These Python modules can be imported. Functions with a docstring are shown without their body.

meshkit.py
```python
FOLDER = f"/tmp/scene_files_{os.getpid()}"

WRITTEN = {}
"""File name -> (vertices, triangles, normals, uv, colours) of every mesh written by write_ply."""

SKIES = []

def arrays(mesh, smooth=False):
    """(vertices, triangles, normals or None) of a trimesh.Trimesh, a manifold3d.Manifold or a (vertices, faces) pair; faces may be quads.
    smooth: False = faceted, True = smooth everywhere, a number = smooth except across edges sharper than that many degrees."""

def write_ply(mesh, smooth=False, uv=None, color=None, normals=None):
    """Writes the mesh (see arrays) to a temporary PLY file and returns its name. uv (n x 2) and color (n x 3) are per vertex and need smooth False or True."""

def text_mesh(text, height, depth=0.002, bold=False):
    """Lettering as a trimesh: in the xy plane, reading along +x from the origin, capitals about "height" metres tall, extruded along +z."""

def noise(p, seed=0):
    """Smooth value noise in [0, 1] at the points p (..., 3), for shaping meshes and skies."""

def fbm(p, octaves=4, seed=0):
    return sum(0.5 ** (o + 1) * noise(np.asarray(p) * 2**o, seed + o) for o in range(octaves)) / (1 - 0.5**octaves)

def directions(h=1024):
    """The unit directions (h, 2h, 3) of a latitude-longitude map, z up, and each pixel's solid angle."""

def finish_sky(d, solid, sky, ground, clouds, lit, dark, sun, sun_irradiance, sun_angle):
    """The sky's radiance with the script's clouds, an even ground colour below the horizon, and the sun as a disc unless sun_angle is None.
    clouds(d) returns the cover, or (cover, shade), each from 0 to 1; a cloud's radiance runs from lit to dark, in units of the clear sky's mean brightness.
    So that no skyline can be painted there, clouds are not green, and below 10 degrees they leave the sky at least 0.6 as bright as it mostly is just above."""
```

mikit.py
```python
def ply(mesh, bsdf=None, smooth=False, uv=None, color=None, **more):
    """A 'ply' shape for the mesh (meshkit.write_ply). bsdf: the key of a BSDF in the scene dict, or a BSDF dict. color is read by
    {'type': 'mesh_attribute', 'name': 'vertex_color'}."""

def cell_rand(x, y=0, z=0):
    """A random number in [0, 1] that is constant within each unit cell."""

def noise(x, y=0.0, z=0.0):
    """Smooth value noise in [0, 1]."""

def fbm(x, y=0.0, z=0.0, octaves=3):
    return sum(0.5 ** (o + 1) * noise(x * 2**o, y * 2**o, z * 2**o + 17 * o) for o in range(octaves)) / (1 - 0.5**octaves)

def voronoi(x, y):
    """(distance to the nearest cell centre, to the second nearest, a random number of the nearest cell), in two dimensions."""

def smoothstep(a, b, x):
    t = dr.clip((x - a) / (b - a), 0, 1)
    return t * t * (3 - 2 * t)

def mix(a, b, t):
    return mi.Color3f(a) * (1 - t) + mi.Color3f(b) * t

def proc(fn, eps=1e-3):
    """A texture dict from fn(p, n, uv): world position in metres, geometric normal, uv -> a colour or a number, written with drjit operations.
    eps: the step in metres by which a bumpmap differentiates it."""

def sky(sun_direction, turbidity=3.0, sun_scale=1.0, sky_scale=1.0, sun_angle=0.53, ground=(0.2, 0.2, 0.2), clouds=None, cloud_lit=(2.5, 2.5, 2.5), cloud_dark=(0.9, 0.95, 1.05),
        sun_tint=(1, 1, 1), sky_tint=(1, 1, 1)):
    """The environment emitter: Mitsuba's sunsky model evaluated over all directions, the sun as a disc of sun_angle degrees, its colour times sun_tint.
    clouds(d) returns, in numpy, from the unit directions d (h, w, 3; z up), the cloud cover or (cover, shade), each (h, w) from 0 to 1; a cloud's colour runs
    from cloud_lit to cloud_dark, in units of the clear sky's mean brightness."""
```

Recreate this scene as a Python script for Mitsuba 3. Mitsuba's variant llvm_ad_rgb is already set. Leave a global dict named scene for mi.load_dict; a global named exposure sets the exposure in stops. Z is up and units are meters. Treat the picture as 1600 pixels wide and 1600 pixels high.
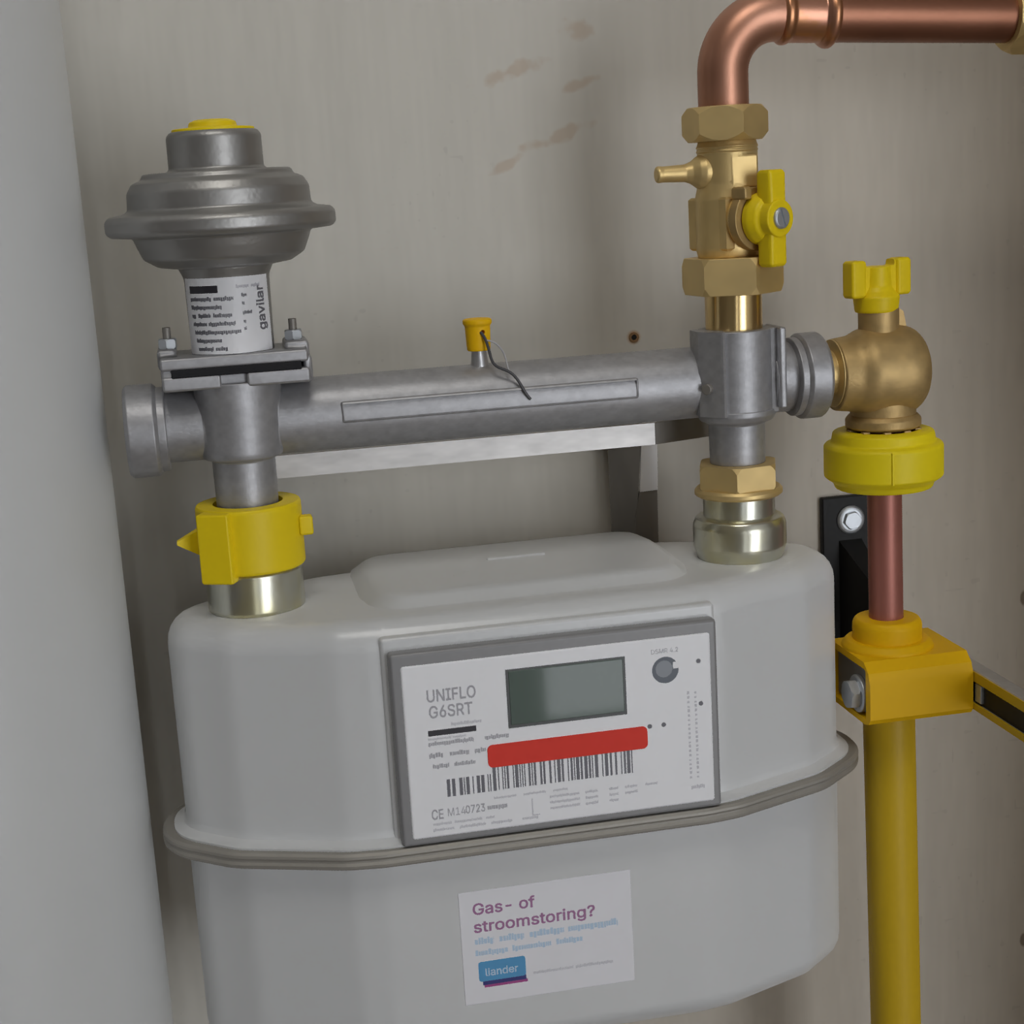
import math, random
import numpy as np
import trimesh
import drjit as dr
import mitsuba as mi
import manifold3d as m3
from shapely.geometry import Polygon
import mikit, meshkit
from mikit import proc, noise, fbm, smoothstep, mix

T = mi.ScalarTransform4f
scene, labels = {}, {}
rng = random.Random(7)

# ------------------------------------------------------------------ camera, light, exposure
CAM = np.array([-0.11991214, -0.76824904, 1.36133162])
RX = np.array([[0.97948282, 0.05681188, -0.19335411],      # camera x (right) of world X, down, Y
               [-0.09458313, 0.97680146, -0.19212741],      # camera y (down)
               [0.17795346, 0.20647353, 0.96213369]])       # camera z (forward)
def cam_axis(i):
    r = RX[i]
    return np.array([r[0], r[2], -r[1]])
FWD, DOWN = cam_axis(2), cam_axis(1)
scene['camera'] = {'type': 'perspective', 'fov': math.degrees(2 * math.atan(800 / 2435.47)), 'fov_axis': 'x',
                   'near_clip': 0.02, 'far_clip': 20.0,
                   'to_world': T().look_at(origin=CAM.tolist(), target=(CAM + FWD).tolist(), up=(-DOWN).tolist())}
exposure = -0.47
WINDOW_RADIANCE = (5.6, 5.8, 6.1)
LAMP_RADIANCE = (8.0, 7.8, 7.4)

# ------------------------------------------------------------------ materials
def rgb(c): return {'type': 'rgb', 'value': list(c)}
def pbr(key, color, rough=0.5, metal=0.0, spec=0.5, bump=None, coat=0.0, two=True, eps=4e-4):
    d = {'type': 'principled', 'base_color': color if isinstance(color, dict) else rgb(color),
         'roughness': rough if isinstance(rough, dict) else float(rough), 'metallic': float(metal), 'specular': float(spec)}
    if coat: d['clearcoat'], d['clearcoat_gloss'] = float(coat), 0.85
    if bump is not None:
        d = {'type': 'bumpmap', 'nested': d, 'arbitrary': proc(bump, eps), 'scale': 1.0}
    scene[key] = {'type': 'twosided', 'bsdf': d} if two else d

def blob(p, x, z, rx, rz, tilt):
    c, s = math.cos(tilt), math.sin(tilt)
    u = ((p.x - x) * c + (p.z - z) * s) / rx
    v = (-(p.x - x) * s + (p.z - z) * c) / rz
    n = fbm(p.x * 160, p.z * 160, 3.0) * 1.5
    return smoothstep(1.0, 0.25, dr.sqrt(u * u + v * v) + (n - 0.75) * 0.9)

STAINS = [(0.033, 1.4135, .020, .0042, .27), (0.070, 1.4315, .011, .005, -.2), (0.069, 1.4065, .012, .003, .25),
          (0.059, 1.383, .018, .0038, .36), (0.030, 1.370, .010, .003, .5), (0.047, 1.379, .012, .004, .2)]
def wall_color(p, n, uv):
    streak = fbm(p.x * 110, p.z * 5, 1.0)
    cloud = fbm(p.x * 7, p.z * 5, 9.0)
    fine = noise(p.x * 420, p.z * 60, 4.0)
    t = 0.95 + 0.06 * (streak - .5) + 0.10 * (cloud - .5) + 0.04 * (fine - .5)
    c = mi.Color3f(0.55, 0.525, 0.48) * t
    warm = smoothstep(0.0, 0.34, p.x + 0.10 * (cloud - .5) + 0.25 * (1.36 - p.z))
    c = c * mix((1.0, 1.01, 1.0), (0.98, .93, .86), warm)
    st = mi.Float(0)
    for s in STAINS:
        st = dr.maximum(st, blob(p, *s))
    c = mix(c, mi.Color3f(0.42, 0.30, 0.20), 0.42 * st)
    speck = smoothstep(0.90, 0.97, noise(p.x * 260, p.z * 240, 21.0)) * smoothstep(.55, .75, noise(p.x * 14, p.z * 14, 2.0))
    c = c * (1 - 0.07 * speck)
    for sx, sz in ((0.3078, 1.1200), (0.3100, 0.9135)):
        c = mix(c, mi.Color3f(0.16, 0.12, 0.08), 0.8 * smoothstep(1.0, .6, dr.sqrt(dr.square((p.x - sx) / .0028) + dr.square((p.z - sz) / .005))))
    d = dr.sqrt(dr.square(p.x - 0.0903) + dr.square(p.z - 1.2809))
    c = mix(c, mi.Color3f(0.40, 0.22, 0.07), 0.6 * smoothstep(0.0042, 0.0026, d))
    return c
def wall_bump(p, n, uv):
    return 0.00025 * fbm(p.x * 260, p.z * 14, 1.0) + 0.0001 * noise(p.x * 500, p.z * 400, 2.0)
pbr('wall_paint', proc(wall_color), 0.62, spec=0.35, bump=wall_bump)
pbr('room_dark', (0.10, 0.085, 0.07), 0.6)
pbr('closet_wood', proc(lambda p, n, uv: mi.Color3f(.30, .235, .175) * (0.8 + 0.4 * fbm(p.y * 60, p.z * 3, 2.0))), 0.6, spec=.3)
pbr('room_paint', (0.36, 0.35, 0.335), 0.8, spec=0.2)
pbr('ceiling_paint', (0.55, 0.54, 0.525), 0.85, spec=0.2)
pbr('floor_finish', proc(lambda p, n, uv: mi.Color3f(.30, .25, .20) * (0.85 + 0.3 * fbm(p.x * 3, p.y * 40, 1.0))), 0.5, spec=0.3)
pbr('window_paint', (0.7, 0.7, 0.68), 0.5)
def pipe_white(p, n, uv):
    return mi.Color3f(0.52, 0.53, 0.53) * (0.96 + 0.08 * fbm(p.x * 20, p.y * 20, p.z * 7))
pbr('white_pipe_paint', proc(pipe_white), 0.42, spec=0.45)
def meter_paint(p, n, uv):
    return mi.Color3f(0.545, 0.555, 0.56) * (0.975 + 0.05 * fbm(p.x * 16, p.z * 16, p.y * 16))
pbr('meter_paint', proc(meter_paint), 0.27, spec=0.55, bump=lambda p, n, uv: 0.00003 * noise(p.x * 700, p.y * 700, p.z * 700))
pbr('seam_steel', (0.31, 0.295, 0.265), 0.55, metal=0.4)
pbr('frame_plastic', (0.21, 0.21, 0.215), 0.35)
pbr('card_white', (0.76, 0.765, 0.79), 0.42, spec=0.4)
pbr('sticker_white', (0.68, 0.68, 0.715), 0.45)
pbr('ink_black', (0.02, 0.018, 0.025), 0.5)
pbr('ink_dark', (0.13, 0.13, 0.15), 0.5)
pbr('ink_grey', (0.33, 0.33, 0.36), 0.5)
pbr('ink_pale', (0.50, 0.50, 0.54), 0.5)
pbr('ink_slate', (0.11, 0.125, 0.15), 0.5)
pbr('ink_slate_light', (0.24, 0.26, 0.29), 0.5)
pbr('ink_purple', (0.30, 0.14, 0.27), 0.5)
pbr('ink_sky', (0.40, 0.52, 0.66), 0.5)
pbr('logo_blue', (0.07, 0.27, 0.50), 0.4)
pbr('logo_navy', (0.03, 0.03, 0.16), 0.4)
pbr('logo_magenta', (0.30, 0.05, 0.20), 0.4)
pbr('red_tape', (0.66, 0.045, 0.03), 0.55, spec=.2)
pbr('lcd_glass', (0.10, 0.13, 0.115), 0.05, spec=0.30)
pbr('lcd_bezel', (0.05, 0.055, 0.055), 0.35)
pbr('black_rubber', (0.012, 0.012, 0.014), 0.6, spec=.2)
pbr('black_coat', (0.012, 0.012, 0.012), 0.5, spec=.22)
def cast_color(p, n, uv):
    g = fbm(p.x * 320, p.y * 320, p.z * 320)
    h = fbm(p.x * 45, p.y * 45, p.z * 45)
    return mi.Color3f(0.35, 0.35, 0.362) * (0.72 + 0.32 * g + 0.24 * h)
pbr('cast_alloy', proc(cast_color), 0.46, metal=0.62, bump=lambda p, n, uv: 0.00006 * fbm(p.x * 1100, p.y * 900, p.z * 900), eps=2e-4)
def reg_color(p, n, uv):
    g = fbm(p.x * 60, p.y * 60, p.z * 60)
    return mi.Color3f(0.31, 0.305, 0.295) * (0.86 + 0.28 * g)
pbr('regulator_metal', proc(reg_color), 0.42, metal=0.78, bump=lambda p, n, uv: 0.00006 * noise(p.x * 900, p.y * 900, p.z * 900), eps=2e-4)
pbr('turned_alloy', (0.5, 0.5, 0.51), 0.33, metal=0.8)
pbr('steel_strip', proc(lambda p, n, uv: mi.Color3f(0.50, 0.485, 0.47) * (0.8 + 0.4 * fbm(p.x * 90, p.y * 90, p.z * 200))), 0.42, metal=0.6)
pbr('steel_bright', (0.80, 0.80, 0.82), 0.4, metal=0.3)
pbr('steel_dark', (0.24, 0.225, 0.205), 0.5, metal=0.5)
pbr('zinc_bolt', (0.50, 0.53, 0.56), 0.42, metal=0.8)
def chromate(p, n, uv):
    t = fbm(p.x * 70, p.y * 70, p.z * 30)
    return mix((0.62, 0.58, 0.36), (0.60, 0.60, 0.52), smoothstep(.35, .65, t))
pbr('yellow_zinc', proc(chromate), 0.26, metal=0.9)
pbr('brass', proc(lambda p, n, uv: mi.Color3f(0.68, 0.50, 0.22) * (0.84 + 0.32 * fbm(p.x * 70, p.y * 70, p.z * 70))), 0.44, metal=0.68)
pbr('brass_polished', (0.74, 0.54, 0.25), 0.2, metal=0.95)
pbr('brass_cast', proc(lambda p, n, uv: mi.Color3f(0.45, 0.31, 0.13) * (0.75 + 0.5 * fbm(p.x * 160, p.y * 160, p.z * 160))), 0.5, metal=0.6,
    bump=lambda p, n, uv: 0.00006 * fbm(p.x * 1000, p.y * 800, p.z * 800), eps=2e-4)
def copper_color(p, n, uv):
    t = fbm(p.x * 28, p.y * 60, p.z * 28)
    s = noise(p.x * 9, p.z * 9, 5.0)
    tarnish = smoothstep(0.12, 0.165, p.x)
    c = mix((0.55, 0.28, 0.19), (0.40, 0.19, 0.12), smoothstep(.3, .7, t))
    return c * mix((1, 1, 1), (0.48, 0.40, 0.35), tarnish * (0.65 + 0.35 * s))
pbr('copper', proc(copper_color), 0.40, metal=0.8)
pbr('copper_joint', proc(lambda p, n, uv: mix((0.52, 0.255, 0.17), (0.50, 0.235, 0.12), smoothstep(.4, .6, fbm(p.x * 120, p.y * 90, p.z * 120)))), 0.33, metal=0.85)
pbr('copper_dull', (0.36, 0.135, 0.105), 0.42, metal=0.45)
pbr('yellow_plastic', (0.72, 0.545, 0.008), 0.42, spec=.25)
pbr('yellow_seal', (0.74, 0.60, 0.010), 0.45, spec=.25)
pbr('yellow_amber', (0.74, 0.435, 0.004), 0.5, spec=.18)
pbr('yellow_coating', (0.52, 0.345, 0.015), 0.40, spec=.3)
pbr('wire_black', (0.06, 0.06, 0.065), 0.5)
pbr('wire_clear', (0.36, 0.36, 0.37), 0.4)
pbr('rust_brown', (0.22, 0.12, 0.05), 0.7)
pbr('hole_dark', (0.015, 0.012, 0.01), 0.9)

# ------------------------------------------------------------------ mesh helpers
def frame(d, up=(0, 0, 1)):
    z = np.array(d, float); z /= np.linalg.norm(z)
    u = np.array(up, float)
    if abs(z @ u) > 0.99: u = np.array([1.0, 0, 0])
    x = np.cross(u, z); x /= np.linalg.norm(x)
    return np.stack([x, np.cross(z, x), z], 1)
def put(mesh, o=(0, 0, 0), d=None, rz=0.0, up=(0, 0, 1)):
    v = np.array(mesh.vertices)
    if rz:
        c, s = math.cos(rz), math.sin(rz)
        v = v @ np.array([[c, -s, 0], [s, c, 0], [0, 0, 1]]).T
    if d is not None: v = v @ frame(d, up).T
    return trimesh.Trimesh(v + np.array(o, float), mesh.faces, process=False)
def fillet(pts, rad, n=4):
    pts = [np.array(p, float) for p in pts]
    out = [pts[0]]
    for a, b, c in zip(pts, pts[1:], pts[2:]):
        la, lc = np.linalg.norm(a - b), np.linalg.norm(c - b)
        r = min(rad, 0.45 * la, 0.45 * lc)
        if r < 1e-6: out.append(b); continue
        p, q = b + (a - b) / la * r, b + (c - b) / lc * r
        for t in np.linspace(0, 1, n + 1):
            out.append((1 - t) ** 2 * p + 2 * t * (1 - t) * b + t * t * q)
    out.append(pts[-1])
    return np.array(out)
def lathe(pts, o=(0, 0, 0), d=None, rad=0.0006, n=72):
    """pts: (radius, height) from the bottom up; closed to the axis."""
    pts = list(pts)
    if pts[0][0] > 0: pts = [(0, pts[0][1])] + pts
    if pts[-1][0] > 0: pts = pts + [(0, pts[-1][1])]
    p = fillet(pts, rad) if rad else np.array(pts, float)
    a = np.arange(n) * 2 * np.pi / n
    rings = [(r, h) for r, h in p if r > 1e-9]
    v = [[0, 0, p[0][1]]]
    for r, h in rings: v += [[r * math.cos(t), r * math.sin(t), h] for t in a]
    v.append([0, 0, p[-1][1]])
    f, i = [], np.arange(n); j = (i + 1) % n
    f += [[0, 1 + y, 1 + x] for x, y in zip(i, j)]
    for k in range(len(rings) - 1):
        b0, b1 = 1 + k * n, 1 + (k + 1) * n
        for x, y in zip(i, j): f += [[b0 + x, b0 + y, b1 + y], [b0 + x, b1 + y, b1 + x]]
    last, b = len(v) - 1, 1 + (len(rings) - 1) * n
    f += [[last, b + x, b + y] for x, y in zip(i, j)]
    return put(trimesh.Trimesh(np.array(v), np.array(f), process=False), o, d)
def cyl(r, h0, h1, o=(0, 0, 0), d=None, rad=0.0006, n=64):
    return lathe([(r, h0), (r, h1)], o, d, rad, n)
def man(mesh):
    return m3.Manifold(m3.Mesh(np.asarray(mesh.vertices, np.float32), np.asarray(mesh.faces, np.uint32)))
def tri(m):
    k = m.to_mesh()
    return trimesh.Trimesh(np.array(k.vert_properties[:, :3]), np.array(k.tri_verts), process=False)
def union(*ms):
    out = man(ms[0])
    for m in ms[1:]: out = out + man(m)
    return tri(out)
def minus(a, *bs):
    out = man(a)
    for b in bs: out = out - man(b)
    return tri(out)
def rbox(x0, x1, y0, y1, z0, z1, r=0.0008, n=8):
    r = min(r, (x1 - x0) * .49, (y1 - y0) * .49, (z1 - z0) * .49)
    s = m3.Manifold.sphere(r, n)
    pts = [s.translate([x, y, z]) for x in (x0 + r, x1 - r) for y in (y0 + r, y1 - r) for z in (z0 + r, z1 - r)]
    return tri(m3.Manifold.batch_hull(pts))
def box(x0, x1, y0, y1, z0, z1):
    b = trimesh.creation.box((x1 - x0, y1 - y0, z1 - z0))
    b.apply_translation(((x0 + x1) / 2, (y0 + y1) / 2, (z0 + z1) / 2))
    return b
def prism(poly, h0, h1, chamfer=0.0004):
    """Convex polygon (x, y) extruded in z with chamfered rims."""
    p = Polygon(poly)
    c = np.array(p.centroid.coords[0])
    q = np.array(poly, float)
    k = 1 - chamfer / np.sqrt(p.area / math.pi)
    s = c + (q - c) * k
    hull = np.vstack([np.c_[s, np.full(len(q), h0)], np.c_[q, np.full(len(q), h0 + chamfer)],
                      np.c_[q, np.full(len(q), h1 - chamfer)], np.c_[s, np.full(len(q), h1)]])
    return tri(m3.Manifold.hull_points(hull))
def ngon(r, n, rot=0.0):
    return [(r * math.cos(rot + 2 * math.pi * i / n), r * math.sin(rot + 2 * math.pi * i / n)) for i in range(n)]
def hexnut(r, h0, h1, rot, o=(0, 0, 0), d=None, cone=0.12):
    """Hexagon of corner radius r whose corners are turned off by a cone at both ends."""
    p = prism(ngon(r, 6, rot), h0, h1, 0.0002)
    t = (h1 - h0) * 0.22
    c = lathe([(r * (1 - cone), h0), (r * 1.001, h0 + t), (r * 1.001, h1 - t), (r * (1 - cone), h1)], rad=0, n=48)
    return put(tri(man(p) ^ man(c)), o, d)
def tube(path, r, n=20, caps=True):
    path = np.array(path, float)
    tan = np.gradient(path, axis=0); tan /= np.linalg.norm(tan, axis=1, keepdims=True)
    nrm = np.cross(tan[0], [0.3, 0.9, 0.31]); nrm /= np.linalg.norm(nrm)
    v, f = [], []
    rr = np.broadcast_to(r, len(path))
    for k in range(len(path)):
        nrm = nrm - tan[k] * (nrm @ tan[k]); nrm /= np.linalg.norm(nrm)
        b = np.cross(tan[k], nrm)
        for i in range(n):
            a = 2 * math.pi * i / n
            v.append(path[k] + rr[k] * (math.cos(a) * nrm + math.sin(a) * b))
    for k in range(len(path) - 1):
        for i in range(n):
            j = (i + 1) % n
            f += [[k * n + i, k * n + j, (k + 1) * n + j], [k * n + i, (k + 1) * n + j, (k + 1) * n + i]]
    c0, c1 = len(v), len(v) + 1
    v += [path[0], path[-1]]
    e = (len(path) - 1) * n
    for i in range(n):
        j = (i + 1) % n
        f += [[c0, j, i], [c1, e + i, e + j]]
    return trimesh.Trimesh(np.array(v), np.array(f), process=False)
def spline(pts, n=24):
    from scipy.interpolate import CubicSpline
    pts = np.array(pts, float)
    t = np.r_[0, np.cumsum(np.linalg.norm(np.diff(pts, axis=0), axis=1))]
    return CubicSpline(t, pts)(np.linspace(0, t[-1], n))
def join(ms): return trimesh.util.concatenate(ms)
def text(s, h, depth=0.00012, bold=False):
    return meshkit.text_mesh(s, h, depth, bold)
def on_front(mesh, x, y, z, sx=1.0, tilt=0.0):
    """Lettering in the xy plane stood upright on a face that looks to -y."""
    v = np.array(mesh.vertices); v[:, 0] *= sx
    c, s = math.cos(tilt), math.sin(tilt)
    u = np.c_[v[:, 0] * c - v[:, 1] * s, v[:, 0] * s + v[:, 1] * c, v[:, 2]]
    w = np.c_[x + u[:, 0], y - u[:, 2], z + u[:, 1]]
    return trimesh.Trimesh(w, mesh.faces, process=False)
def scrawl(x, z, width, h, words, y, depth=0.0001, fill=0.8):
    """A line of print too small to read: letter-sized marks grouped as words (fractions of the width)."""
    out = []
    for a, b in words:
        u, end = x + a * width, x + b * width
        while u < end:
            w = h * rng.uniform(.30, .62)
            lo, hi = rng.choice([(0, .75), (0, .75), (0, 1), (-.2, .75)])
            out.append(box(u, min(u + w * fill, end), y - depth, y, z + lo * h, z + hi * h))
            u += w
    return join(out)

numbers = {}
def key_for(name, parent=None):
    full = name if parent is None else f'{parent}__{name}'
    k = numbers.get(full, 0); numbers[full] = k + 1
    return full if k == 0 else f'{full}_{k:03d}'
def add(name, mesh, bsdf, parent=None, smooth=32, label=None, **more):
    key = key_for(name, parent)
    scene[key] = mikit.ply(mesh, bsdf, smooth=smooth, **more)
    if label: labels[key] = {'label': label}
    return key
def thing(name, label, category, group=None):
    key = key_for(name)
    labels[key] = {'label': label, 'category': category}
    if group: labels[key]['group'] = group
    return key
def struct(name, mesh, bsdf, label, smooth=False, **more):
    key = add(name, mesh, bsdf, smooth=smooth, **more)
    labels[key] = {'label': label, 'category': name.split('_')[0], 'kind': 'structure'}
    return key

# ------------------------------------------------------------------ the room
X0, X1, YF, H = -0.80, 2.2, -3.1, 2.4
struct('wall_back', box(X0, X1, 0, .06, 0, H), 'wall_paint', 'off-white painted board wall with brown smears behind the gas meter')
struct('floor', box(X0, X1, YF, 0, -.05, 0), 'floor_finish', 'brown floor below the meter')
struct('ceiling', box(X0, X1, YF, 0, H, H + .05), 'ceiling_paint', 'pale ceiling above the meter')
struct('wall_left', box(X0 - .05, X0, YF, 0, 0, H), 'room_dark', 'dark brown left wall of the room')
struct('wall_right', box(X1, X1 + .05, YF, 0, 0, H), 'room_paint', 'plain right wall of the room')
struct('trim_1', rbox(.335, .360, -.24, 0, 0, H, .003), 'closet_wood', 'brown wooden side panel of the meter closet right of the copper pipe')
WINDOWS = [(-0.28, -0.10, 0.02, 2.25), (0.56, 1.85, 0.02, 2.25)]
front = box(X0, X1, YF - .12, YF, 0, H)
front = minus(front, *[box(a, b, YF - .3, YF + .2, c, d) for a, b, c, d in WINDOWS])
struct('wall_front', front, 'room_paint', 'plain wall with two windows facing the meter')
for i, (a, b, c, d) in enumerate(WINDOWS):
    t = .04
    fr = minus(box(a - .01, b + .01, YF - .08, YF - .03, c - .01, d + .01), box(a + t, b - t, YF - .2, YF + .1, c + t, d - t))
    w = struct(f'window_{i + 1}', fr, 'window_paint', 'white framed window in the wall facing the meter')
    pane = trimesh.Trimesh([[a, YF - .06, c], [b, YF - .06, c], [b, YF - .06, d], [a, YF - .06, d]], [[0, 2, 1], [0, 3, 2]], process=False)
    add('pane', pane, 'window_paint', w, False, emitter={'type': 'area', 'radiance': rgb(WINDOW_RADIANCE)})

lamp = thing('ceiling_lamp', 'flat square lamp on the ceiling above the meter', 'lamp')
LX, LY = -.08, -.80
add('frame', minus(rbox(LX - .27, LX + .27, LY - .27, LY + .27, H - .03, H, .004), box(LX - .25, LX + .25, LY - .25, LY + .25, H - .05, H - .012)), 'window_paint', lamp, False)
add('diffuser', trimesh.Trimesh([[LX - .25, LY - .25, H - .014], [LX + .25, LY - .25, H - .014], [LX + .25, LY + .25, H - .014], [LX - .25, LY + .25, H - .014]], [[0, 2, 1], [0, 3, 2]], process=False), 'window_paint', lamp, False, emitter={'type': 'area', 'radiance': rgb(LAMP_RADIANCE)})

hole = thing('screw_hole', 'small dark screw hole with a rusty rim in the wall above the crossbar pipe', 'screw hole')
ring = minus(cyl(.0026, 0, .0008, (0.0903, 0, 1.2809), (0, -1, 0), .0003, 28), cyl(.0014, -.01, .01, (0.0903, 0, 1.2809), (0, -1, 0), 0, 28))
add('rim', ring, 'rust_brown', hole)
add('hole', cyl(.0015, 0, .0003, (0.0903, 0, 1.2809), (0, -1, 0), 0, 28), 'hole_dark', hole)

# large white pipe at the left
wp = thing('white_pipe', 'wide white painted pipe standing against the wall left of the gas meter', 'pipe')
add('tube', cyl(.078, 0, H, (-.246, -.0835, 0), None, 0, 160), 'white_pipe_paint', wp, 40)

# ------------------------------------------------------------------ gas meter
YC, XL, XR, XV = -0.100, -0.1115, 0.1095, 0.1803
MX, MY = 0.001, -0.098
meter = thing('gas_meter', 'light grey steel gas meter with white display card and white sticker', 'gas meter')
def contour(right, n=640, r=0.02):
    q = [(x, -y) for x, y in right] + [(x, y) for x, y in reversed(right)] + [(-x, y) for x, y in right] + [(-x, -y) for x, y in reversed(right)]
    p = Polygon(q).convex_hull
    p = p.buffer(-r, quad_segs=48).buffer(r, quad_segs=48)
    ring = p.exterior
    c = np.array([ring.interpolate(i / n, normalized=True).coords[0] for i in range(n)])
    if Polygon(c).exterior.is_ccw is False: c = c[::-1]
    t = np.roll(c, -1, 0) - np.roll(c, 1, 0)
    t /= np.linalg.norm(t, axis=1, keepdims=True)
    return c, np.c_[t[:, 1], -t[:, 0]]
def loft(cn, levels, o):
    """Closed solid over a contour: levels of (inset, z), capped at both ends."""
    c, nrm = cn
    n = len(c); v, f = [], []
    for ins, z in levels: v.append(np.c_[c - nrm * ins, np.full(n, z)])
    i = np.arange(n); j = (i + 1) % n
    for k in range(len(levels) - 1):
        a, b = k * n, (k + 1) * n
        f += [np.c_[a + i, a + j, b + j], np.c_[a + i, b + j, b + i]]
    L = len(levels) * n
    v += [[[0, 0, levels[0][1]]], [[0, 0, levels[-1][1]]]]
    f += [np.c_[np.full(n, L), j, i], np.c_[np.full(n, L + 1), L - n + i, L - n + j]]
    return trimesh.Trimesh(np.vstack(v) + np.array([o[0], o[1], 0]), np.vstack(f), process=False)
def arc(r, z_end, up, n=7):
    s = 1 if up else -1
    return [(r * (1 - math.cos(t)), z_end - s * r * (1 - math.sin(t))) for t in np.linspace(0, math.pi / 2, n)]
BODY = contour([(.070, .052), (.084, .0500), (.128, .0335), (.1478, .0170), (.1522, .008)], r=.024)
FLANGE = (BODY[0] + BODY[1] * .0108 * (1 - .16 * np.abs(BODY[1][:, 1:2])), BODY[1])
ZF, ZT, ZB = 1.0872, 1.1872, 0.985
upper = loft(BODY, [(-.0055, ZF), (-.0055, ZF + .0045), (-.0035, ZF + .0052), (-.0012, ZF + .0068), (0, ZF + .0100)] + arc(.0125, ZT, True) + [(.022, ZT + .0003)], (MX, MY))
PLAT = contour([(.060, .043), (.068, .036), (.071, .02)], r=.012)
plateau = loft(PLAT, [(-.004, ZT - .006), (-.004, ZT - .0003), (-.002, ZT + .001), (0.0015, ZT + .0035), (.004, ZT + .0046), (.007, ZT + .005), (.012, ZT + .0052)], (.0065, -.0855))
mount = rbox(-.0645, .0795, -.1522, -.12, 1.092, 1.1812, .0018)
rib_top = rbox(-.006, .022, -.0815, -.0785, ZT + .004, ZT + .0062, .0010)
add('upper_shell', union(upper, plateau, mount, rib_top), 'meter_paint', meter, 28)
lower = loft(BODY, [(.022, ZB - .0003)] + arc(.0125, ZB, False)[::-1] + [(0, ZF - .0080), (-.0012, ZF - .0055), (-.006, ZF - .0045), (-.006, ZF)], (MX, MY))
add('lower_shell', lower, 'meter_paint', meter, 28)
seam = loft(FLANGE, [(.009, ZF - .0036), (.0012, ZF - .0036), (.0002, ZF - .0026), (0, ZF - .0015), (.0008, ZF - .0004), (.0008, ZF + .0004), (0, ZF + .0015), (.0002, ZF + .0026), (.0012, ZF + .0036), (.009, ZF + .0036)], (MX, MY))
add('seam_flange', seam, 'seam_steel', meter, 28, label='grey crimped steel flange around the middle of the meter')
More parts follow.
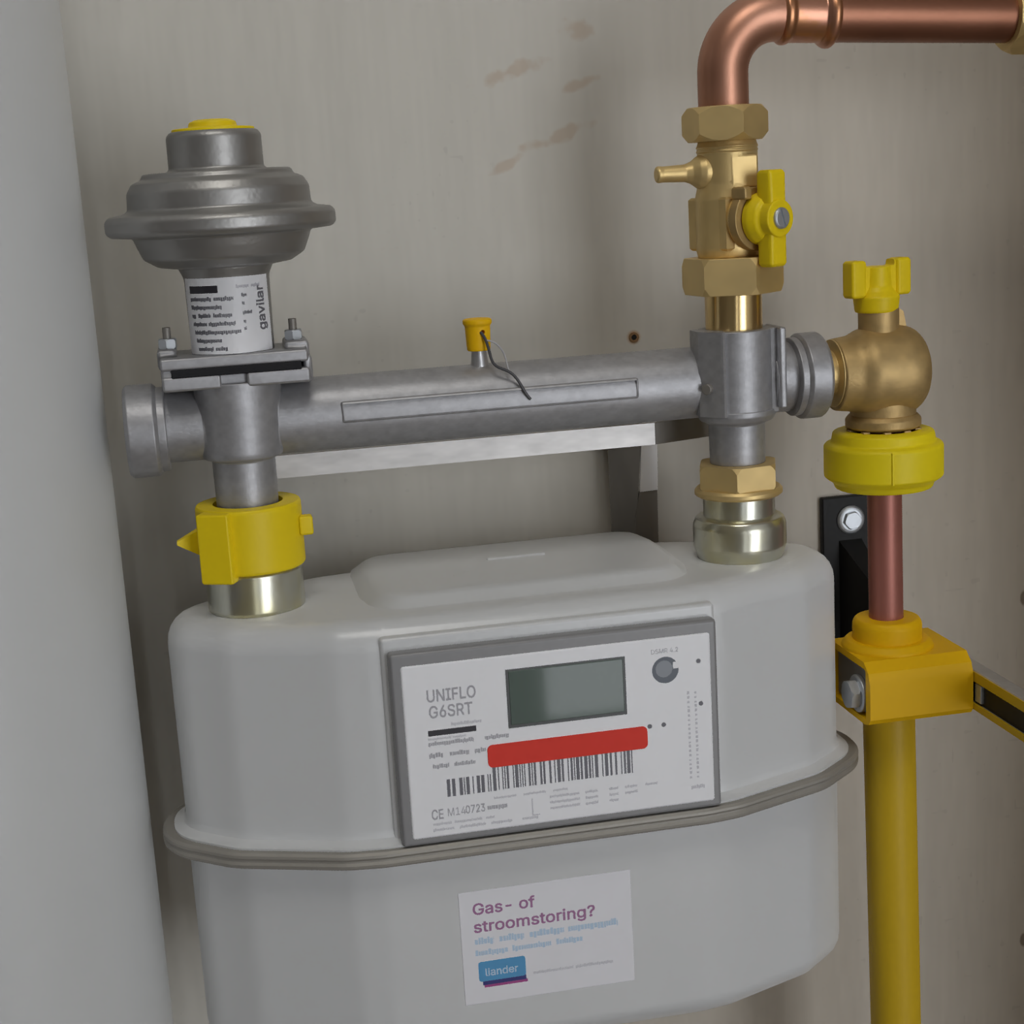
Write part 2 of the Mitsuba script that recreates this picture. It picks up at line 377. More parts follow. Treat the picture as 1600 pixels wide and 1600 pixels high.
# index with card
YI = -.1585
idx = add('index_frame', rbox(-.0618, .0782, -.1580, -.150, 1.0912, 1.1756, .0016), 'frame_plastic', meter, 30, label='dark grey plastic frame around the display card')
card = add('card', rbox(-.0576, .0752, YI, -.155, 1.0942, 1.1705, .0012), 'card_white', meter, 30, label='white printed card with display and barcode')
Y = YI - .00001
add('bezel', box(-.0139, .0373, YI - .0004, YI, 1.1386, 1.1641), 'lcd_bezel', idx, False)
add('display', rbox(-.0128, .0362, YI - .0009, YI, 1.1400, 1.1634, .0003), 'lcd_glass', idx, 20, label='greenish grey liquid crystal display')
def lettering(parts, mat, name='lettering', parent=card):
    if name != 'small_print':
        return [add(name, p, mat, parent, False) for p in parts]
    k = add(name, join(parts), mat, parent, False)
    labels[k] = {'kind': 'stuff'}
    return k
lettering([on_front(text('UNIFLO', .0050, bold=True), -.0478, YI, 1.1540, .80), on_front(text('G6SRT', .0050, bold=True), -.0472, YI, 1.1470, .82)], 'ink_grey')
lettering([box(-.0478, -.0276, YI - .00015, YI, 1.1392, 1.1416)], 'ink_black', 'black_bar')
lettering([on_front(text('CE', .0042, bold=True), -.0490, YI, 1.1025, .70), on_front(text('M14', .0034), -.0422, YI, 1.1032, .80), on_front(text('0723', .0034, bold=True), -.0345, YI, 1.1034, .72),
           scrawl(-.0250, 1.1038, .0085, .0022, [(0, 1)], YI), on_front(text('DSMR 4.2', .0020), .0487, YI, 1.1635, .95)], 'ink_grey')
sm = []
for x, z, w, h, ws in [(-.0480, 1.1350, .034, .0018, [(0, .56), (.70, 1)]), (-.0480, 1.1298, .024, .0020, [(0, .24), (.36, .70), (.80, 1)]), (-.0468, 1.1250, .018, .0018, [(0, .38), (.5, 1)])]:
    sm.append(scrawl(x, z, w, h, ws, YI))
lettering(sm, 'ink_grey', 'small_print')
sm = [scrawl(-.038, 1.1428, .013, .0014, [(0, 1)], YI), scrawl(-.048, 1.1374, .016, .0010, [(0, .6), (.65, 1)], YI),
      scrawl(-.0483, 1.0998, .026, .0012, [(0, .3), (.35, .8), (.86, 1)], YI), scrawl(-.0485, 1.0972, .045, .0013, [(0, .2), (.25, .5), (.55, .75), (.85, 1)], YI),
      scrawl(-.022, 1.1082, .032, .0010, [(0, .3), (.4, .7), (.8, 1)], YI)]
for r in range(3):
    sm.append(scrawl(.002, 1.1055 - .0026 * r, .050, .0012, [(0, .26), (.31, .42), (.52, .60), (.66, .77), (.84, .95)][:5 - r], YI))
sm += [box(-.0060, -.0054, YI - .0001, YI, 1.0985, 1.1062), box(-.0060, -.0025, YI - .0001, YI, 1.0985, 1.0990)]
sm += [box(x, x + .0010, YI - .0001, YI, z, z + rng.uniform(.0006, .0014)) for x in (.0640, .0672) for z in np.arange(1.106, 1.145, .0020)]
sm += [scrawl(.0645, 1.1012, .006, .0016, [(0, 1)], YI)]
lettering(sm, 'ink_pale', 'small_print')
bars, u, start, end = [], -.0415, -.0415, .0398
while u < end:
    w = rng.choice([.0005, .0005, .0009, .0014])
    bars.append(box(u, u + w, YI - .0001, YI, 1.1118 if u < -.02 else 1.1120, 1.1195 if u < -.023 else 1.1235))
    u += w + rng.choice([.0005, .0005, .0008, .0013, .0017])
lettering([join(bars)], 'ink_dark', 'barcode')
cx, cz = .0548, 1.1560
disc = minus(cyl(.0058, 0, .0002, (cx, YI, cz), (0, -1, 0), 0, 48), box(cx + .0034, cx + .009, YI - .01, YI + .01, cz + .0002, cz + .0032))
lettering([disc], 'ink_slate', 'round_logo')
lettering([cyl(.0037, 0, .0003, (cx - .0006, YI, cz + .0006), (0, -1, 0), 0, 40)], 'ink_slate_light', 'logo_centre')
lettering([cyl(.0010, 0, .0002, (x, YI, z), (0, -1, 0), 0, 20) for x, z in [(.0470, 1.1318), (.0532, 1.1318), (.0695, 1.1583), (.0700, 1.1393)]], 'ink_dark', 'mark')
add('red_strip', tri(m3.Manifold.batch_hull([man(cyl(.0022, 0, .0005, (x, YI, z), (0, -1, 0), 0.0001, 24)) for x in (-.0213, .0436) for z in (1.1245, 1.1300)])), 'red_tape', idx, 30, label='plain red strip over the number on the card')
# sticker on the lower shell
YS = -.1500
stk = add('sticker', rbox(-.0390, .0377, YS - .00035, YS + .001, 1.0108, 1.0638, .0003), 'sticker_white', meter, False, label='white sticker reading Gas- of stroomstoring?')
YS -= .00035
lettering([on_front(text('Gas- of', .0050, bold=True), -.0335, YS, 1.0530, 1.08), on_front(text('stroomstoring?', .0050, bold=True), -.0335, YS, 1.0447, 1.12)], 'ink_purple', 'lettering', stk)
lettering([scrawl(-.0330, 1.0390, .064, .0030, [(0, .13), (.17, .34), (.38, .62), (.65, 1)], YS), scrawl(-.0330, 1.0337, .048, .0026, [(0, .3), (.34, .7), (.75, 1)], YS)], 'ink_sky', 'small_print', stk)
lettering([scrawl(-.0080, 1.0212, .036, .0014, [(0, .5), (.53, 1)], YS)], 'ink_pale', 'small_print', stk)
logo = add('logo', tri(m3.Manifold.batch_hull([man(cyl(.0012, 0, .0002, (x, YS, z), (0, -1, 0), 0, 16)) for x in (-.0310, -.0125) for z in (1.0225, 1.0294)])), 'logo_blue', stk, False, label='blue and purple logo block')
add('stripe', box(-.0306, -.0113, YS - .00015, YS, 1.0195, 1.0216), 'logo_navy', stk, False)
add('stripe', box(-.0300, -.0107, YS - .00012, YS, 1.0183, 1.0196), 'logo_magenta', stk, False)
lettering([on_front(text('liander', .0034, bold=True), -.0296, YS - .0002, 1.0238, .98)], 'ink_sky', 'lettering', stk)

# ------------------------------------------------------------------ left connection: coupling ring, yellow seal collar
lr = thing('coupling_ring', 'yellowish zinc coupling ring under the yellow collar at the left of the meter top', 'coupling ring')
add('ring', lathe([(.0200, ZT - .001), (.0209, ZT + .001), (.0209, 1.2048), (.0195, 1.2060)], (XL, YC, 0), rad=.0008), 'yellow_zinc', lr)
sc = thing('seal_collar', 'yellow plastic clip collar with two side tabs under the regulator', 'seal collar')
wall_r = [(.0222, 1.2058), (.0226, 1.2068), (.0226, 1.2325), (.0220, 1.2338)]
body = minus(lathe(wall_r, (XL, YC, 0), rad=.0006), cyl(.0150, 1.228, 1.3, (XL, YC, 0), None, 0))
facing = put(rbox(-.0072, .0072, -.0042, .0062, 1.2034, 1.2334, .0010), (XL - .0143, YC - .0178, 0), None, -.42)
add('band', union(body, facing), 'yellow_plastic', sc)
add('tab', tri(m3.Manifold.hull_points(np.array([[XL - .0205, YC + s * .004, z] for s in (-1, 1) for z in (1.2120, 1.2245)] + [[XL - .0312, YC - .006 + s * .0014, z] for s in (-1, 1) for z in (1.2190, 1.2205)] + [[XL - .026, YC - .003 + s * .002, z] for s in (-1, 1) for z in (1.2165, 1.2215)]))), 'yellow_plastic', sc)
add('tab', rbox(XL + .0205, XL + .0265, YC - .010, YC - .004, 1.2185, 1.2268, .0010), 'yellow_plastic', sc)

# ------------------------------------------------------------------ cast manifold
ZM = 1.2680
mf = thing('gas_manifold', 'grey cast alloy crossbar pipe joining both connections above the meter', 'pipe manifold')
bodyL = lathe([(.0132, 1.2325), (.0134, 1.2528), (.0168, 1.2540), (.0174, 1.2562), (.0184, 1.2790), (.0186, 1.2868)], (XL, YC, 0), rad=.0008)
YB = YC + .0075
bar = cyl(.0161, XL, XR, (0, YB, ZM), (1, 0, 0), .0005, 96)
ribs = [rbox(XL + .014, XL + .031, YB - .0022, YB + .0022, 1.2740, 1.2858, .001)]
neckLx = lathe([(.0150, -.150), (.0152, -.1445), (.0152, -.128), (.0152, -.115)], (0, YC + .005, ZM), (1, 0, 0))
crossR = lathe([(.0172, 1.2535), (.0172, 1.2918)], (XR, YC, 0), rad=.0007)
coneR = lathe([(.0125, 1.2310), (.0128, 1.2495), (.0165, 1.2510), (.0178, 1.2535), (.0178, 1.2560)], (XR, YC, 0), rad=.0006)
def upright(pts, z0, z1):
    return tri(m3.Manifold.hull_points(np.array([[XR + x, YC + y, z] for x, y in pts for z in (z0, z1)])))
vrib = [upright([(-.0195, -.0075), (-.0185, -.0090), (-.0122, -.0168), (-.0112, -.0174), (-.0100, -.0168), (-.006, .004), (-.0195, .004)], 1.2545, 1.2922),
        upright([(.0100, -.0120), (.0165, -.0100), (.0165, .004), (.0100, .004)], 1.2545, 1.2918),
        rbox(XR + .0160, XR + .0194, YC - .0140, YC + .006, 1.2560, 1.2922, .001)]
neckRx = lathe([(.0160, .125), (.0160, .1400), (.0150, .145)], (0, YC + .003, ZM), (1, 0, 0))
casting = union(bodyL, bar, *ribs, neckLx, crossR, coneR, *vrib, neckRx)
add('casting', casting, 'cast_alloy', mf, 30)
def collar(x0, x1, r):
    c = lathe([(r - .0015, x0), (r, x0 + .0015), (r, x1 - .0015), (r - .0015, x1)], (0, YC, ZM), (1, 0, 0), rad=.0005)
    return c
add('end_collar', union(collar(-.1588, -.1452, .0196), cyl(.0178, -.1470, -.1420, (0, YC, ZM), (1, 0, 0))), 'cast_alloy', mf, 30)
add('end_collar', union(collar(.1380, .1497, .0195), cyl(.0178, .1350, .1400, (0, YC, ZM), (1, 0, 0))), 'cast_alloy', mf, 30)
outline = minus(rbox(-.0690, .0620, YB - .0167, -.104, 1.2652, 1.2744, .0010), box(-.0680, .0610, -.2, YB - .005, 1.2662, 1.2734))
add('raised_outline', outline, 'cast_alloy', mf, 30)
add('cast_dimple', cyl(.0024, 0, .0030, (.0935, YC - .0112, 1.2672), (-.75, -.68, 0)), 'steel_dark', mf)
noz = lathe([(.0042, 1.2830), (.0036, 1.2865), (.0032, 1.2920)], (-.0057, YC + .0065, 0))
add('test_nipple', noz, 'turned_alloy', mf)
cap = lathe([(.0050, 1.2902), (.0052, 1.2915), (.0056, 1.3010), (.0064, 1.3020), (.0064, 1.3036), (.0055, 1.3042)], (-.0057, YC + .0065, 0), rad=.0005)
cap = minus(cap, cyl(.0010, -.02, .02, (-.0050, YC + .0075, 1.2985), (.1, -1, 0), 0, 20))
capk = add('test_cap', cap, 'yellow_amber', mf, label='small yellow cap on the test nipple of the crossbar')
add('seal_wire', tube(spline([(-.0053, YB - .0064, 1.2985), (-.0036, YB - .0085, 1.2950), (-.0025, YB - .010, 1.2895), (-.0010, YB - .0135, 1.2845), (.0045, YB - .0155, 1.2815), (.0088, YB - .0165, 1.2762), (.0130, YB - .0172, 1.2690)], 30), .00065, 8), 'wire_black', mf)
add('seal_wire', tube(spline([(-.0036, YB - .0085, 1.2950), (.0000, YB - .0095, 1.2938), (.0034, YB - .0105, 1.2895), (.0043, YB - .0140, 1.2835), (.0046, YB - .0157, 1.2814)], 24), .0004, 8), 'wire_clear', mf)

# ------------------------------------------------------------------ pressure regulator
rg = thing('pressure_regulator', 'mushroom-shaped grey gas pressure regulator with a white printed label', 'pressure regulator')
YR = YC
dome = lathe([(.0195, 1.3340), (.0275, 1.3352), (.0330, 1.3385), (.0352, 1.3435), (.0366, 1.3474), (.0455, 1.3482), (.0472, 1.3500), (.0472, 1.3545), (.0455, 1.3565), (.0400, 1.3572), (.0376, 1.3585),
              (.0372, 1.3655), (.0350, 1.3692), (.0312, 1.3706), (.0306, 1.3722), (.0298, 1.3729), (.0205, 1.3732), (.0194, 1.3742), (.0193, 1.3870), (.0178, 1.3890)], (XL, YR, 0), rad=.0010, n=120)
add('diaphragm_housing', dome, 'regulator_metal', rg, 30)
add('neck', lathe([(.0172, 1.2965), (.0172, 1.3000), (.0176, 1.3300), (.0200, 1.3350)], (XL, YR, 0), rad=.0015, n=96), 'regulator_metal', rg, 30)
add('top_cap', lathe([(.0168, 1.3885), (.0168, 1.3900), (.0100, 1.3905), (.0095, 1.3925), (.0070, 1.3935)], (XL, YR, 0), rad=.0005), 'yellow_plastic', rg, label='yellow plastic cap on top of the regulator')
up_plate = union(rbox(-.1420, -.0815, YR - .0185, YR + .0185, 1.2938, 1.2990, .0012), rbox(-.1428, -.1350, YR - .0120, YR + .010, 1.2938, 1.3022, .0014), rbox(-.0905, -.0805, YR - .0130, YR + .010, 1.2938, 1.3022, .0014))
add('upper_flange', up_plate, 'cast_alloy', rg, 30)
add('gasket', rbox(-.1376, -.0846, YR - .0188, YR + .0178, 1.2909, 1.2942, .0004), 'black_rubber', rg, 30, label='thin black gasket between the two flange plates')
lo_plate = union(rbox(-.1418, -.1178, YR - .0185, YR + .0185, 1.2852, 1.2914, .0012), rbox(-.1075, -.0812, YR - .0185, YR + .0185, 1.2852, 1.2914, .0012), rbox(-.1300, -.0950, YR - .0150, YR + .0165, 1.2852, 1.2913, .001),
                 rbox(-.1418, -.1350, YR - .0170, YR + .012, 1.2852, 1.2950, .0012), rbox(-.0838, -.0800, YR - .016, YR + .012, 1.2852, 1.2960, .0012))
add('lower_flange', lo_plate, 'cast_alloy', rg, 30)
for bx in (-.1382, -.0862):
    bk = add('bolt', cyl(.0017, 1.300, 1.3108, (bx, YR - .004, 0), None, .0003, 20), 'steel_dark', rg)
    add('nut', hexnut(.0040, 1.3018, 1.3062, .4, (bx, YR - .004, 0)), 'zinc_bolt', bk, 20)
# label bent round the neck
def bent_patch(a0, a1, z0, z1, r, thick=.00025, n=40):
    av = np.linspace(a0, a1, n); v = []
    for rr in (r, r + thick):
        for z in (z0, z1):
            v += [[XL + rr * math.sin(a), YR - rr * math.cos(a), z] for a in av]
    f = []
    def strip(p, q, flip):
        for i in range(n - 1):
            t = [[p + i, p + i + 1, q + i + 1], [p + i, q + i + 1, q + i]]
            f.extend([x[::-1] for x in t] if flip else t)
    strip(0, n, True); strip(2 * n, 3 * n, False); strip(0, 2 * n, False); strip(n, 3 * n, True)
    for i in (0, n - 1):
        f += [[i, n + i, 3 * n + i], [i, 3 * n + i, 2 * n + i]]
    return trimesh.Trimesh(np.array(v), np.array(f), process=False)
RL = .01775
ll = add('label', bent_patch(-1.30, 1.12, 1.2992, 1.3325, RL - .0002, .00030), 'card_white', rg, 30, label='white printed label wrapped round the regulator neck')
def bend(mesh):
    """Flat print (x along the arc, z up, y towards the viewer) wrapped on the neck."""
    v = np.array(mesh.vertices); a = v[:, 0] / RL; r = RL + .0001 - v[:, 1]
    return trimesh.Trimesh(np.c_[XL + r * np.sin(a), YR - r * np.cos(a), v[:, 2]], mesh.faces, process=False)
a0 = -.0184
lab = [scrawl(a0, 1.3211 - .0034 * k, .020, .0017, ws, 0, .00016) for k, ws in enumerate([[(0, .55), (.6, 1)], [(0, .75)], [(0, .12), (.2, .5), (.56, .95)], [(.02, .4), (.44, 1)], [(.05, 1.1)], [(.08, .70)], [(.12, .5), (.55, .8)]])]
lab += [scrawl(.0050, z, w, .0014, [(0, 1)], 0, .00016) for z, w in [(1.3222, .0022), (1.3190, .0010), (1.3150, .0040), (1.3115, .001), (1.3085, .001)]]
lettering([bend(join(lab))], 'ink_dark', 'small_print', ll)
lettering([bend(scrawl(.0030, 1.3258, .0110, .0014, [(0, .5), (.6, 1)], 0, .00016))], 'ink_pale', 'small_print', ll)
lettering([bend(join([box(u, u + .001, -.0002, 0, 1.3242, 1.3272) for u in np.arange(-.0184, -.0050, .001)]))], 'ink_black', 'black_bar', ll)
word = on_front(text('gavilar', .0042, .0002, True), .0158, 0, 1.3075, 1.0, math.pi / 2)
lettering([bend(word)], 'ink_dark', 'lettering', ll)

# ------------------------------------------------------------------ support strip behind the crossbar
sb = thing('support_bracket', 'bright flat steel bracket behind and below the crossbar pipe', 'bracket')
def strip_mesh(path, z0, z1, t):
    path = np.array(path, float)
    d = np.gradient(path, axis=0); d /= np.linalg.norm(d, axis=1, keepdims=True)
    nn = np.c_[d[:, 1], -d[:, 0]]
    poly = np.vstack([path, (path + nn * t)[::-1]])
    p = Polygon(poly)
    m = trimesh.creation.extrude_polygon(p if p.exterior.is_ccw else Polygon(poly[::-1]), z1 - z0, engine='earcut')
    m.apply_translation((0, 0, z0)); return m
add('bar', box(-.125, .0790, -.072, -.0695, 1.2375, 1.2478), 'steel_strip', sb, 25)
def slab(q, t=(0, .002, 0)):
    q = np.array(q, float); return tri(m3.Manifold.hull_points(np.vstack([q, q + np.array(t)])))
add('bar_end', slab([[.0788, -.072, 1.2375], [.0788, -.072, 1.2478], [.1180, -.060, 1.2478], [.1180, -.060, 1.2375]]), 'steel_dark', sb, False)
add('leg', slab([[.0705, -.0160, 1.150], [.0705, -.0160, 1.243], [.0865, -.0235, 1.243], [.0785, -.0205, 1.150]]), 'steel_dark', sb, False)
add('leg_edge', slab([[.0865, -.0235, 1.243], [.0945, -.0225, 1.243], [.0935, -.0225, 1.2055], [.0838, -.0240, 1.2055]], (0, .0015, 0)), 'steel_bright', sb, False)
add('foot', slab([[.0838, -.0235, 1.2058], [.0935, -.0215, 1.2058], [.0940, -.0180, 1.170], [.0775, -.0190, 1.170]]), 'steel_dark', sb, False)
add('wall_plate', box(.062, .098, -.0035, 0, 1.2300, 1.262), 'steel_dark', sb, False)
add('arm', union(box(.066, .072, -.0705, -.002, 1.2420, 1.2470), box(.0715, .094, -.022, -.002, 1.236, 1.2400)), 'steel_dark', sb, False)

# ------------------------------------------------------------------ right connection
bn = thing('union_nut', 'brass hexagon nut with a collar between crossbar and meter at the right', 'nut')
add('hexagon', hexnut(.0195, 1.2185, 1.2312, 0.17, (XR, YC, 0), cone=.06), 'brass', bn, 20)
add('collar', lathe([(.0185, 1.2160), (.0200, 1.2170), (.0200, 1.2188), (.0188, 1.2202)], (XR, YC, 0), rad=.0004), 'brass', bn)
zc = thing('coupling_ring', 'shiny zinc coupling ring with a neck at the right of the meter top', 'coupling ring')
add('ring', lathe([(.0190, ZT - .001), (.0207, ZT + .004), (.0213, ZT + .006), (.0213, 1.2030), (.0200, 1.2062), (.0170, 1.2072)], (XR, YC, 0), rad=.0011), 'yellow_zinc', zc)
add('neck', lathe([(.0163, 1.2050), (.0163, 1.2175)], (XR, YC, 0)), 'yellow_zinc', zc)

# shutoff valve on top of the crossbar
XS = .1085
sv = thing('shutoff_valve', 'brass gas shutoff valve with yellow butterfly handle and side spout', 'valve')
add('stub', cyl(.0127, 1.2890, 1.3095, (XR, YC, 0), None, .0004), 'brass_polished', sv, label='polished brass stub')
ROT = math.radians(-90 - 22 + 30)
add('lower_nut', hexnut(.0224, 1.3078, 1.3238, ROT, (XR, YC, 0), cone=.05), 'brass', sv, 20)
vb = union(lathe([(.0120, 1.3220), (.0140, 1.3240), (.0148, 1.3275), (.0148, 1.3490), (.0138, 1.3530), (.0132, 1.3560), (.0132, 1.3690), (.0124, 1.3700), (.0124, 1.3730)], (XS, YC, 0), rad=.0010),
           put(prism([(-.0125, -.0125), (.0125, -.0125), (.0125, .0125), (-.0125, .0125)], 1.3270, 1.3500, .001), (XS, YC, 0), None, math.radians(22)),
           rbox(XS - .0030, XS + .0095, YC - .01325, YC, 1.3535, 1.3675, .0010),
           cyl(.0125, 0, .0185, (XS, YC, 1.3400), (math.sin(math.radians(24)), -math.cos(math.radians(24)), 0), .0008))
add('body', vb, 'brass', sv, 28)
add('bonnet', cyl(.0136, .0140, .0186, (XS, YC, 1.3400), (math.sin(math.radians(24)), -math.cos(math.radians(24)), 0), .0006), 'brass_cast', sv, 30)
add('thread', lathe([(.0131, 1.3688), (.0136, 1.3695), (.0131, 1.3705), (.0136, 1.3712), (.0131, 1.3722), (.0125, 1.3740)], (XS, YC, 0), rad=.0002), 'brass', sv)
add('upper_nut', hexnut(.0188, 1.3738, 1.3884, math.radians(-90 - 24 + 30), (.1078, YC, 0), cone=.14), 'brass', sv, 20)
add('spout', lathe([(.0080, .004), (.0078, .0120), (.0068, .0145), (.0048, .0172), (.0038, .0200), (.0034, .0300), (.0036, .0312), (.0036, .0322), (.0030, .0330)], (XS, YC - .001, 1.3610), (-1, 0, .0), rad=.0005, n=40), 'brass', sv)
HD = np.array([math.sin(math.radians(26)), -math.cos(math.radians(26)), 0])
HO = np.array([XS, YC, 1.3400])
F = frame(HD)                       # columns: sideways, up, outwards
def local(mesh):
    return trimesh.Trimesh(np.array(mesh.vertices) @ F.T + HO, mesh.faces, process=False)
hk = add('handle', union(local(lathe([(.0112, .0185), (.0112, .0215), (.0098, .0250), (.0082, .0262), (.0080, .0310)], rad=.0008)),
                         *[local(rbox(-.0050, .0050, min(0, s * .0205), max(0, s * .0205), .0215, .0300, .0016)) for s in (-1, 1)]), 'yellow_plastic', sv, 30, label='yellow plastic butterfly handle')
add('screw', local(minus(lathe([(.0046, .0300), (.0046, .0318), (.0038, .0325)], rad=.0003, n=40), put(box(-.0005, .0005, -.006, .006, .0316, .034), rz=.35))), 'zinc_bolt', hk, 25, label='slotted steel screw in the handle')
add('stop_lug', local(rbox(-.0115, -.0070, .0085, .0140, .0130, .0215, .0010)), 'brass_cast', sv)

# copper pipe
ce = thing('copper_pipe', 'copper gas pipe rising from the brass valve and bending to the right', 'pipe')
ZH, RB, XE = 1.4255, .0235, .1075
SL = -.042
pts = [(XE, YC, z) for z in np.linspace(1.3800, ZH - RB, 8)]
pts += [(XE + RB * (1 - math.cos(a)), YC, ZH - RB + RB * math.sin(a)) for a in np.linspace(0, math.pi / 2, 24)[1:]]
hx = XE + RB
pts += [(x, YC, ZH + (x - hx) * SL * .6) for x in np.linspace(hx, hx + .022, 8)[1:]]
add('elbow', tube(pts, .0110, 48), 'copper', ce, 40)
xs = hx + .002
zh = lambda x: ZH + (x - hx) * SL
HDIR = (1, 0, SL)
add('socket', lathe([(.0112, 0), (.0124, .0012), (.0124, .0034), (.0114, .0050), (.0114, .0190), (.0128, .0200), (.0138, .0218), (.0138, .0236), (.0126, .0250), (.0112, .0256)], (xs, YC, zh(xs)), HDIR, rad=.0008), 'copper_joint', ce, label='bright pressed copper socket on the bend')
add('straight_pipe', cyl(.0112, .010, .2035, (xs, YC, zh(xs)), HDIR, 0), 'copper', ce, 40)
pf = thing('pipe_fitting', 'brass compression fitting on the copper pipe at the right edge of the picture', 'pipe fitting')
add('nut', hexnut(.0162, 0, .014, .5, (.2405, YC, zh(.2405)), HDIR), 'brass', pf, 20)
add('barrel', cyl(.0138, .013, .040, (.2405, YC, zh(.2405)), HDIR), 'brass', pf)

# ------------------------------------------------------------------ angle valve at the right end
av = thing('angle_valve', 'dull brass angle valve with small yellow wing handle at the right end of the crossbar', 'valve')
XB = .1803
ball = lathe([(.0150, -.0246), (.0164, -.0240), (.0170, -.0195), (.0174, -.0160), (.0203, -.0105), (.0208, .0080), (.0192, .0138), (.0150, .0176), (.0080, .0182)], (XB, YC, 1.2672), (1, 0, 0), rad=.0030, n=80)
down = lathe([(.0148, 1.2440), (.0150, 1.2500), (.0150, 1.268)], (XB, YC, 0), rad=.0008)
rimd = lathe([(.0150, 1.2408), (.0172, 1.2420), (.0172, 1.2455), (.0155, 1.2475)], (XB, YC, 0), rad=.0006)
topn = lathe([(.0092, 1.2800), (.0092, 1.2960)], (XB - .0018, YC, 0), rad=.0004)
lug = tri(m3.Manifold.hull_points(np.array([[XB + .0065, YC + s * .002, 1.2960] for s in (-1, 1)] + [[XB + .0095, YC + s * .002, 1.2940] for s in (-1, 1)] + [[XB + .0115, YC + s * .002, 1.284] for s in (-1, 1)] + [[XB + .005, YC + s * .002, 1.284] for s in (-1, 1)])))
add('body', union(ball, down, rimd, topn, lug), 'brass_cast', av, 30)
add('inlet_ring', lathe([(.0105, .1480), (.0105, .1550), (.0154, .1553), (.0156, .1560)], (0, YC, ZM), (1, 0, 0), rad=.0003), 'brass', av)
XW = XB - .0028
def wing(s):
    return put(rbox(min(0, s * .0160), max(0, s * .0160), -.0032, .0032, 1.3022, 1.3178, .0013), (XW, YC, 0), None, .22)
wcut = put(rbox(-.0078, .0078, -.01, .01, 1.3150, 1.33, .0010), (XW, YC, 0), None, .22)
base = lathe([(.0094, 1.2945), (.0098, 1.2955), (.0105, 1.3015), (.0080, 1.3040), (.0068, 1.3060), (.0064, 1.3150)], (XW, YC, 0), rad=.0007)
wing_body = union(minus(union(wing(-1), wing(1)), wcut), base)
blade = [put(rbox(min(s * .0085, s * .0162), max(s * .0085, s * .0162), -.0048, .0036, 1.3015, 1.3182, .0014), (XW, YC, 0), None, .22) for s in (-1, 1)]
add('handle', union(wing_body, *blade), 'yellow_plastic', av, 30, label='yellow plastic wing handle')

ys = thing('seal_ring', 'bright yellow plastic seal ring round the joint below the angle valve', 'seal ring')
sr = lathe([(.0165, 1.2125), (.0222, 1.2132), (.0232, 1.2160), (.0262, 1.2180), (.0272, 1.2190), (.0272, 1.2330), (.0262, 1.2342), (.0238, 1.2350), (.0230, 1.2395), (.0205, 1.2404)], (XB, YC, 0), rad=.0009, n=96)
sr = minus(sr, cyl(.0165, 1.2340, 1.26, (XB, YC, 0), None, 0), cyl(.0090, 1.20, 1.26, (XB, YC, 0), None, 0))
add('shell', sr, 'yellow_seal', ys, 30)
add('seam', union(rbox(XB - .0078, XB - .0068, YC - .0270, YC - .0240, 1.2185, 1.2335, .0003)), 'yellow_seal', ys, 30)
add('claw', join([rbox(XB + .0155 * math.cos(a) - .0018, XB + .0155 * math.cos(a) + .0018, YC + .0155 * math.sin(a) - .0015, YC + .0155 * math.sin(a) + .0015, 1.2330, 1.2412, .0005) for a in np.arange(10) * .628]), 'brass_cast', ys, 30)
rp = thing('riser_pipe', 'short dull red copper pipe between the yellow seal ring and yellow pipe', 'pipe')
add('tube', tube([(.1806, YC, 1.243), (.1808, YC, 1.19), (.1812, YC, 1.140)], .0080, 40), 'copper_dull', rp, 40)

yp = thing('yellow_pipe', 'yellow coated gas pipe coming up from below at the right of the meter', 'pipe')
add('tube', tube([(.1815, YC, 1.138), (.1829, YC, 1.05), (.1846, YC, .94), (.190, YC, .60), (.198, YC, 0.0)], .0123, 56), 'yellow_coating', yp, 40)
add('end_collar', minus(lathe([(.0158, 1.1365), (.0162, 1.1380), (.0162, 1.1475), (.0148, 1.1500)], (.1815, YC, 0), rad=.0012), cyl(.0078, 1.14, 1.2, (.1815, YC, 0), None, 0)), 'yellow_amber', yp, 30)

# clamp on the yellow pipe
pc = thing('pipe_clamp', 'thick yellow saddle clamp holding the yellow pipe to the metal rail', 'pipe clamp')
CX0, CX1, CY0, CY1 = .1600, .2110, -.1290, -.0780
sad = tri(m3.Manifold.hull_points(np.array([[x, y, z] for x in (CX0, CX1) for y, z in [(-.1290, 1.1100), (-.1290, 1.1270), (-.1270, 1.1320), (-.1220, 1.1362), (-.0820, 1.1362), (-.078, 1.132), (-.078, 1.1100), (-.082, 1.1062), (-.1230, 1.1062), (-.127, 1.1075)]])))
disc = lathe([(.0215, 1.1330), (.0215, 1.1372), (.0190, 1.1400)], (.1815, YC, 0), rad=.0010)
pocket = rbox(.1575, .1640, -.1240, -.0850, 1.1090, 1.1330, .0015)
add('saddle', minus(union(sad, disc), pocket), 'yellow_amber', pc, 28)
add('side_plate', rbox(.1622, .1650, -.1232, -.0858, 1.1098, 1.1322, .001), 'steel_dark', pc, 25)
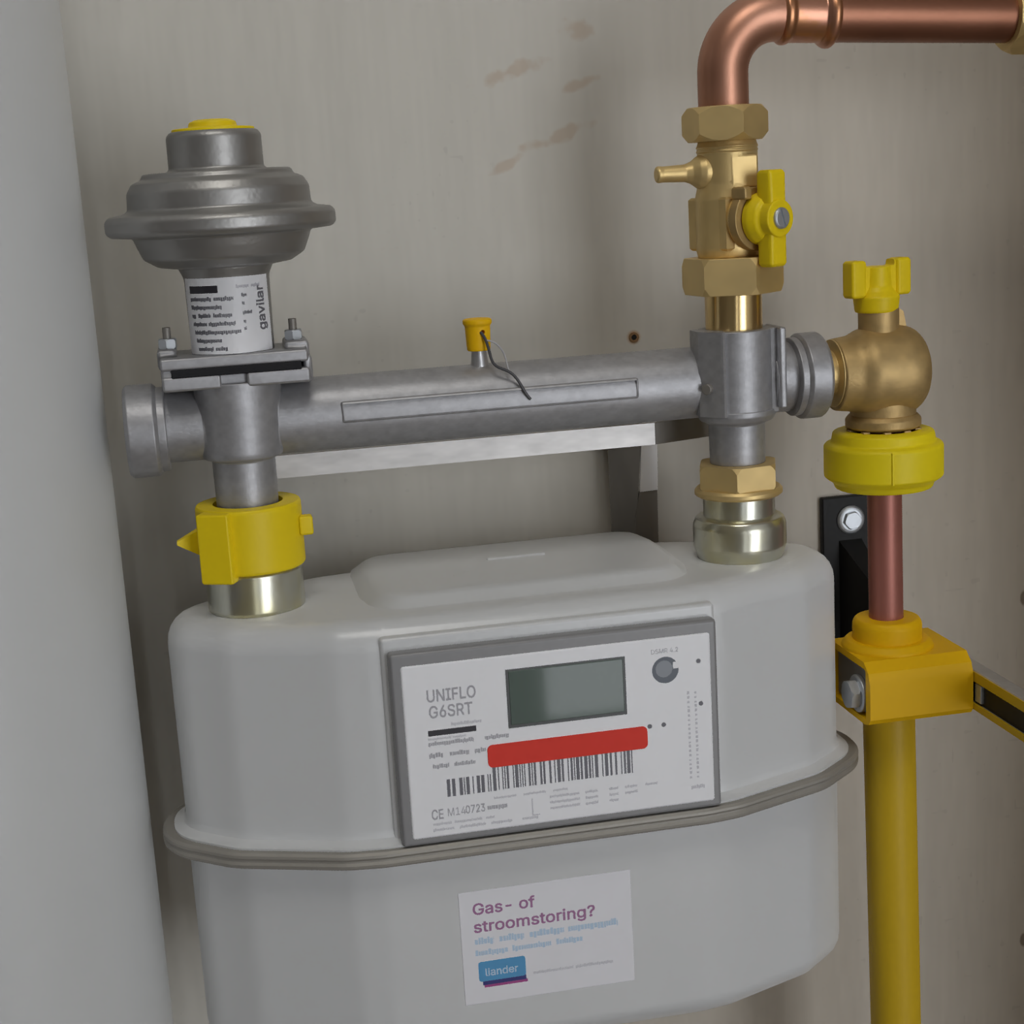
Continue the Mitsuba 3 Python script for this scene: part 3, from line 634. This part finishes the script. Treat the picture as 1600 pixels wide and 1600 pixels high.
bk = add('bolt', lathe([(.0088, 0), (.0090, .0012), (.0090, .0022), (.0080, .0028)], (.1622, -.1135, 1.1185), (-1, 0, 0), rad=.0004, n=36), 'zinc_bolt', pc, 25, label='bright zinc bolt in the side of the clamp')
add('bolt_head', hexnut(.0072, .0025, .0072, .3, (.1622, -.1135, 1.1185), (-1, 0, 0)), 'zinc_bolt', bk, 20)

# rail and wall plate
wb = thing('wall_bracket', 'metal rail on a black wall plate reaching out behind the yellow clamp', 'wall bracket')
RXL, RXR, RZ0, RZ1, RYE = .2112, .2195, 1.1088, 1.1283, -.30
rail = minus(rbox(RXL + .0004, RXR, RYE, -.003, RZ0, RZ1, .0010), box(RXL - .01, RXR - .0012, RYE - .01, -.12, RZ0 + .0032, RZ1 - .0048))
add('rail', rail, 'steel_strip', wb, 25, label='grey slotted rail with yellow lips')
add('lip', box(RXL, RXL + .0012, RYE, -.120, RZ1 - .0052, RZ1 - .0006), 'yellow_coating', wb, False)
add('lip', box(RXL, RXL + .0012, RYE, -.120, RZ0 + .0006, RZ0 + .0036), 'yellow_coating', wb, False)
add('channel_lining', box(RXL + .0022, RXR - .0010, RYE, -.120, RZ0 + .0034, RZ1 - .0050), 'black_coat', wb, False)
add('slide_nut', rbox(RXL + .0006, RXR - .002, -.1345, -.1285, RZ0 + .0045, RZ1 - .0060, .0006), 'zinc_bolt', wb, 25)
add('plate', rbox(.1885, .2290, -.0045, 0, 1.0850, 1.1885, .0010), 'black_coat', wb, 25, label='black coated wall plate')
add('gusset', slab([[.1975, -.004, 1.165], [.2090, -.004, 1.165], [.2110, -.060, 1.128], [.2110, -.060, 1.112], [.1975, -.004, 1.092]], (.0015, 0, 0)), 'black_coat', wb, False)
sk = add('screw', lathe([(.0076, 0), (.0078, .0008), (.0070, .0020), (.0056, .0024)], (.2042, -.0045, 1.1757), (0, -1, 0), rad=.0004, n=40), 'zinc_bolt', wb, 25, label='round zinc screw in the black wall plate')
add('screw_head', hexnut(.0050, .0018, .0042, .2, (.2042, -.0045, 1.1757), (0, -1, 0)), 'zinc_bolt', sk, 20)
